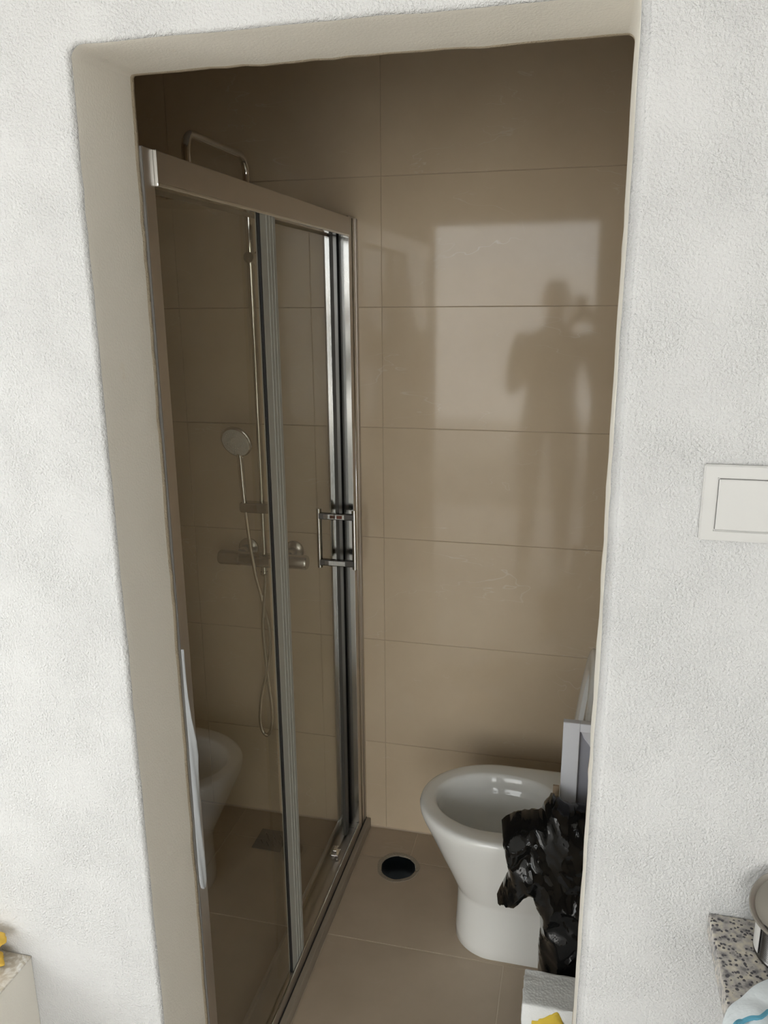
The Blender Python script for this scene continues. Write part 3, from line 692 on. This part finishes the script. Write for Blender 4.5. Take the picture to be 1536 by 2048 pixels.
# tin with ribbed side
tc = Vector((0.884, -0.052, 0.8842)); r0 = 0.0405
tn = empty('metal_tin', tc, 'small ribbed metal tin with its dusty lid tipped up on the granite counter', 'tin')
prof = [(0.002, 0.0), (r0+.001, 0.0), (r0+.0016, 0.002), (r0+.001, 0.004)]
z = 0.005
while z < 0.042: prof += [(r0, z), (r0-0.0008, z+0.0012)]; z += 0.0026
prof += [(r0+.0014, 0.043), (r0+.0018, 0.0455), (r0+.001, 0.047), (r0-0.003, 0.0465), (r0-0.003, 0.030), (0.002, 0.030)]
o = obj('can_body', lathe_bm(prof, tc, 'Z', 48), M['tin_dark'], None, True, 35); put(o, tn)
bm = bmesh.new(); ring = []
for k in range(11):                            # white paper label patch on the side turned to the doorway
    a = PI + 0.02 - 0.62*k/10 + 0.25
    ring.append([tc+Vector((math.cos(a)*r_, math.sin(a)*r_, z_)) for r_, z_ in ((r0+.0006, .005), (r0+.0006, .0425), (r0+.0014, .0425), (r0+.0014, .005))])
put(obj('paper_label', loft_bm(ring, True, True, bm), M['white_plastic']), tn)
lc = tc + Vector((-0.009, 0.003, 0.0625)); nn = Vector((-0.26, -0.46, 0.84)).normalized(); q = nn.to_track_quat('Z', 'Y').to_matrix().to_4x4()
bm = lathe_bm([(0.001, -0.001), (0.036, -0.001), (0.0415, 0.001), (0.0425, 0.004), (0.041, 0.0065), (0.0385, 0.005), (0.036, 0.001), (0.022, 0.0015), (0.020, 0.003), (0.001, 0.003)], (0, 0, 0), 'Z', 44)
bmesh.ops.transform(bm, matrix=Matrix.Translation(lc) @ q, verts=bm.verts)
put(obj('can_lid', bm, M['lid_dusty'], None, True, 40), tn)
bm = tube_bm(catmull([tc+Vector((0.012, 0.008, 0.032)), tc+Vector((0.014, 0.014, 0.075)), tc+Vector((0.013, 0.018, 0.105))], 6), [0.006]*13, 14)
rh = obj('red_handle', bm, M['red_plastic'], None, True, 50)
tag(rh, 'red plastic handle sticking up out of the small metal tin', 'tool')
# pale cloth over the counter corner
def cloth():
    B = [(0.868, -0.088), (0.850, -0.098), (0.832, -0.112), (0.815, -0.132), (0.800, -0.148), (0.788, -0.172), (0.781, -0.200), (0.779, -0.25), (0.784, -0.33), (0.80, -0.40), (0.86, -0.44), (0.96, -0.43), (1.02, -0.36), (1.03, -0.24), (0.99, -0.15), (0.94, -0.10), (0.90, -0.086)]
    P = [Vector((p.x, p.y)) for p in catmull([(x, y, 0) for x, y in B]+[(*B[0], 0)], 5)[:-1]]
    def inside(p):
        c = False
        for i in range(len(P)):
            a, b_ = P[i], P[i-1]
            if (a.y > p.y) != (b_.y > p.y) and p.x < (b_.x-a.x)*(p.y-a.y)/(b_.y-a.y)+a.x: c = not c
        return c
    pts = list(P); nb = len(P); y = -0.45
    while y < -0.08:
        x = 0.77
        while x < 1.05:
            p = Vector((x, y))
            if inside(p) and min((p-q_).length for q_ in P) > 0.004: pts.append(p)
            x += 0.006
        y += 0.006
    vs, es, fs, *_ = delaunay_2d_cdt(pts, [(i, (i+1) % nb) for i in range(nb)], [], 1, 1e-7)
    hs_ = [cloth_z(v.x, v.y, min((v-q_).length for q_ in P)) for v in vs]
    bm = bmesh.new(); T_ = [bm.verts.new((v.x, v.y, h_)) for v, h_ in zip(vs, hs_)]; Bm = [bm.verts.new((v.x, v.y, h_-0.0018)) for v, h_ in zip(vs, hs_)]
    for f in fs: bm.faces.new([T_[i] for i in f]); bm.faces.new([Bm[i] for i in f][::-1])
    bd = [e for e in bm.edges if len(e.link_faces) == 1]
    bmesh.ops.bridge_loops(bm, edges=bd)
    return bm
def cloth_z(x, y, d):
    k = min(1, d/0.03); base = 0.8868
    h_ = base + k*(0.010 + 0.010*noise.noise(Vector((x*16, y*16, 0))) + 0.017*abs(noise.noise(Vector((x*26+3, y*11, 4)))))
    if x < 0.7965: h_ -= (0.7965-x)*1.2*min(1, 1)
    return max(h_, base) if x > 0.799 else h_
cl = empty('cleaning_cloth', (0.88, -0.25, 0.885), 'pale blue crumpled cloth with a blue border stripe draped on counter corner', 'cloth')
put(obj('cloth', cloth(), M['cloth'], None, True), cl)
sp = catmull([(0.790, -0.208, 0), (0.796, -0.190, 0), (0.804, -0.180, 0), (0.814, -0.176, 0), (0.824, -0.174, 0), (0.831, -0.166, 0), (0.837, -0.157, 0), (0.846, -0.151, 0), (0.87, -0.148, 0), (0.90, -0.16, 0)], 6)
bm = bmesh.new(); rr = []
for i, p in enumerate(sp):
    t = (sp[min(i+1, len(sp)-1)]-sp[max(i-1, 0)]).normalized(); nrm_ = Vector((-t.y, t.x, 0)); zz = cloth_z(p.x, p.y, 0.03)+0.0022
    rr.append([p+nrm_*0.0016+Vector((0, 0, zz)), p-nrm_*0.0016+Vector((0, 0, zz)), p-nrm_*0.0016+Vector((0, 0, zz-0.0035)), p+nrm_*0.0016+Vector((0, 0, zz-0.0035))])
put(obj('border_stripe', loft_bm(rr, True, True, bm), M['stripe'], None, True, 50), cl)['label'] = 'blue border stripe'

# ------------------------------------------------------------------ stone-topped ledge at the left
lg = empty('masonry_ledge', (-0.6, -0.2, 0), 'white masonry ledge topped with a thin pale stone slab, lower left', 'ledge')
put(box('stone_top', (-1.2, -0.2300, -0.55, -0.0004, 0.5915, 0.595), M['pale_stone'], None, 0.0012, 1), lg)
put(box('ledge_base', (-1.2, -0.2320, -0.545, -0.0004, 0.0, 0.5913), M['plaster_smooth_lightened']), lg)
bm = bmesh.new()
for c, r in (((-0.287, -0.030, 0.644), (0.036, 0.016, 0.012)), ((-0.292, -0.034, 0.606), (0.034, 0.020, 0.011)), ((-0.318, -0.036, 0.622), (0.034, 0.028, 0.028))):
    s = bmesh.new(); bmesh.ops.create_icosphere(s, subdivisions=4, radius=1.0)
    for v in s.verts:
        p = v.co.copy(); k = 1+0.22*noise.noise(p*1.8+Vector(c)*40)+0.08*noise.noise(p*5)
        v.co = Vector((c[0]+p.x*r[0]*k, c[1]+p.y*r[1]*k, max(0.5956, c[2]+p.z*r[2]*k)))
    me = bpy.data.meshes.new('t'); s.to_mesh(me); s.free(); bm.from_mesh(me); bpy.data.meshes.remove(me)
tag(obj('foam_lump', bm, M['foam2'], None, True), 'amber yellow lumpy foam lying on the stone-topped ledge at left', 'foam')

# ------------------------------------------------------------------ the person taking the picture (seen only as a dark reflection in the tiles)
def photographer():
    X, Y = 0.43, -1.42
    bm = bmesh.new()
    def ell(c, r, rot=None, n=3):
        s = bmesh.new(); bmesh.ops.create_icosphere(s, subdivisions=n, radius=1.0)
        for v in s.verts:
            p = Vector((v.co.x*r[0], v.co.y*r[1], v.co.z*r[2]))
            v.co = (rot @ p if rot else p) + Vector(c)
        me = bpy.data.meshes.new('t'); s.to_mesh(me); s.free(); bm.from_mesh(me); bpy.data.meshes.remove(me)
    def limb(pts, rad):
        P = catmull(pts, 6); R = []
        for i in range(len(P)):
            t = i/6; k = min(int(t), len(rad)-2); R.append(rad[k]+(rad[k+1]-rad[k])*(t-k))
        tube_bm(P, R, 14, bm); ell(P[0], (R[0],)*3, None, 2); ell(P[-1], (R[-1],)*3, None, 2)
    # torso as lofted ovals
    tor = [(.90, .150, .105, 0), (.96, .165, .115, 0), (1.04, .152, .108, 0.005), (1.12, .143, .102, 0.01), (1.22, .158, .110, 0.0), (1.32, .172, .115, -0.01), (1.40, .170, .105, -0.015), (1.45, .125, .080, -0.01), (1.48, .070, .065, 0.0)]
    loft_bm([[Vector((X+a*math.cos(t), Y+dy+b_*math.sin(t), z)) for t in [2*PI*k/28 for k in range(28)]] for z, a, b_, dy in tor], bm=bm)
    limb([(X, Y, 1.44), (X+.004, Y+.012, 1.50), (X+.01, Y+.03, 1.56)], [.062, .056, .056])
    hd_ = Vector((X+.02, Y+.05, 1.645)); rt = Matrix.Rotation(math.radians(-14), 3, 'X') @ Matrix.Rotation(math.radians(-8), 3, 'Z')
    ell(hd_+Vector((0, -.012, .018)), (.076, .094, .100), rt); ell(hd_+Vector((0, .022, -.045)), (.058, .064, .072), rt)
    ell(hd_+Vector((0, .095, -.012)), (.012, .018, .024), rt, 2); ell(hd_+Vector((0, .078, -.058)), (.024, .010, .008), rt, 2)
    for s in (-1, 1):
        ell(hd_+Vector((s*.077, -.005, -.012)), (.010, .020, .032), None, 2)
        limb([(X+s*.085, Y, .94), (X+s*.10, Y+.012, .72), (X+s*.105, Y+.015, .50), (X+s*.108, Y-.012, .32), (X+s*.11, Y-.005, .09)], [.088, .080, .058, .054, .040])
        limb([(X+s*.11, Y-.03, .045), (X+s*.122, Y+.07, .040), (X+s*.132, Y+.16, .033)], [.040, .040, .030])
    pc = CAM - cr*.020 - cu*.052 - cf*.0085
    for s in (-1, 1):
        sh = Vector((X+s*.175, Y-.01, 1.405)); wr = pc + cr*(s*.062) - cu*.085 - cf*.045
        el = Vector((X+s*.235+.02, Y+.11, 1.15))
        limb([sh, sh.lerp(el, .5)+Vector((s*.012, 0, 0)), el], [.056, .047, .041]); limb([el, el.lerp(wr, .5)+Vector((s*.006, 0, 0)), wr], [.041, .036, .026])
        pm = pc + cr*(s*.064) - cu*.045 - cf*.030
        limb([wr, wr.lerp(pm, .5), pm], [.026, .026, .022])
        ell(wr.lerp(pm, .7), (.015, .026, .016), CAM_ROT, 2)
        for k, L in enumerate((.030, .034, .032, .026)):       # four fingers folded round the phone's side, at its screen-away face
            kn = pc + cr*(s*.055) + cu*(.004-.021*k-.012) - cf*.018
            limb([pm.lerp(kn, .5), kn, pc + cr*(s*.0515) + cu*(.004-.021*k-.010) - cf*.001, pc + cr*(s*.0495) + cu*(.004-.021*k-.010) + cf*.0125, pc + cr*(s*(.050-L)) + cu*(.006-.021*k-.010) + cf*.0175], [.010, .0088, .0080, .0075, .0066])
        limb([wr.lerp(pm, .6), pc + cr*(s*.048) - cu*.020 - cf*.036, pc + cr*(s*.020) - cu*.004 - cf*.0185], [.014, .0105, .0085])
    o = obj('person', bm, M['skin'])
    md = o.modifiers.new('r', 'REMESH'); md.mode = 'VOXEL'; md.voxel_size = 0.0055; md.use_smooth_shade = True
    sm_ = o.modifiers.new('s', 'SMOOTH'); sm_.iterations = 3; sm_.factor = 0.5
    me = bpy.data.meshes.new_from_object(o.evaluated_get(bpy.context.evaluated_depsgraph_get())); o.modifiers.clear(); o.data = me
    me.materials.clear()
    for n_ in ('skin', 'shirt', 'trousers', 'hair', 'phone'): me.materials.append(M[n_])
    for p in me.polygons:
        c = p.center; p.use_smooth = True; k = 0
        hl = c-hd_
        if c.z < .09: k = 4
        elif c.z < .98: k = 2
        elif c.z < 1.475 and (c - pc).length > .17: k = 1
        elif c.z > 1.5 and hl.length < .2 and (hl.z > .055 - max(0, -hl.y)*1.6 + max(0, hl.y)*.2 or (hl.y < -.055 and hl.z > -.06)): k = 3
        p.material_index = k
    tag(o, 'person in a dark shirt holding up a phone, reflected in the wall tiles', 'person')
    for s in (-1, 1):
        e = bmesh.new(); bmesh.ops.create_uvsphere(e, u_segments=16, v_segments=10, radius=.012)
        bmesh.ops.translate(e, verts=e.verts, vec=hd_ + rt @ Vector((s*.032, .0815, .006)))
        obj('eye', e, M['white_plastic'], o, True)
    b2 = box_bm(-.0358, .0358, -.0735, .0735, -.004, .004, .0035, 3)
    bmesh.ops.transform(b2, matrix=Matrix.Translation(pc) @ CAM_ROT.to_4x4(), verts=b2.verts)
    tag(obj('phone', b2, M['phone']), 'dark phone held up in both hands of the reflected person', 'phone')
photographer()

# ------------------------------------------------------------------ the room behind the viewer (open to the garden)
bm = bmesh.new()                            # side wall with its own window near the corner
for lim in ((-1.6, -1.5, -3.1, -1.65, -0.06, 2.75), (-1.6, -1.5, -0.30, 0.0, -0.06, 2.75), (-1.6, -1.5, -1.65, -0.30, -0.06, 0.85), (-1.6, -1.5, -1.65, -0.30, 2.15, 2.75)): box_bm(*lim, bm=bm)
struct(obj('wall_left', bm, M['ceiling']))
struct(box('wall_right', (3.2, 3.3, -3.1, 0.15, -0.06, 2.75), M['ceiling']))
struct(box('ceiling', (-1.6, 3.3, -3.1, 0.15, 2.75, 2.85), M['ceiling']))
bm = bmesh.new()
for lim in ((-1.5, OPEN_X0, OPEN_Y-0.12, OPEN_Y, 0, 2.75), (OPEN_X1, 3.2, OPEN_Y-0.12, OPEN_Y, 0, 2.75), (OPEN_X0, OPEN_X1, OPEN_Y-0.12, OPEN_Y, OPEN_Z, 2.75)): box_bm(*lim, bm=bm)
struct(obj('wall_rear', bm, M['ceiling']))
struct(box('floor', (-9, 8, -9, -3.0, -0.12, -0.02), M['terrace']))
struct(box('floor', (-9, -1.6, -3.0, 6, -0.12, -0.02), M['terrace']))
struct(box('wall_garden', (-9, 8, -8.2, -8.0, -0.1, 2.1), M['garden_wall']))
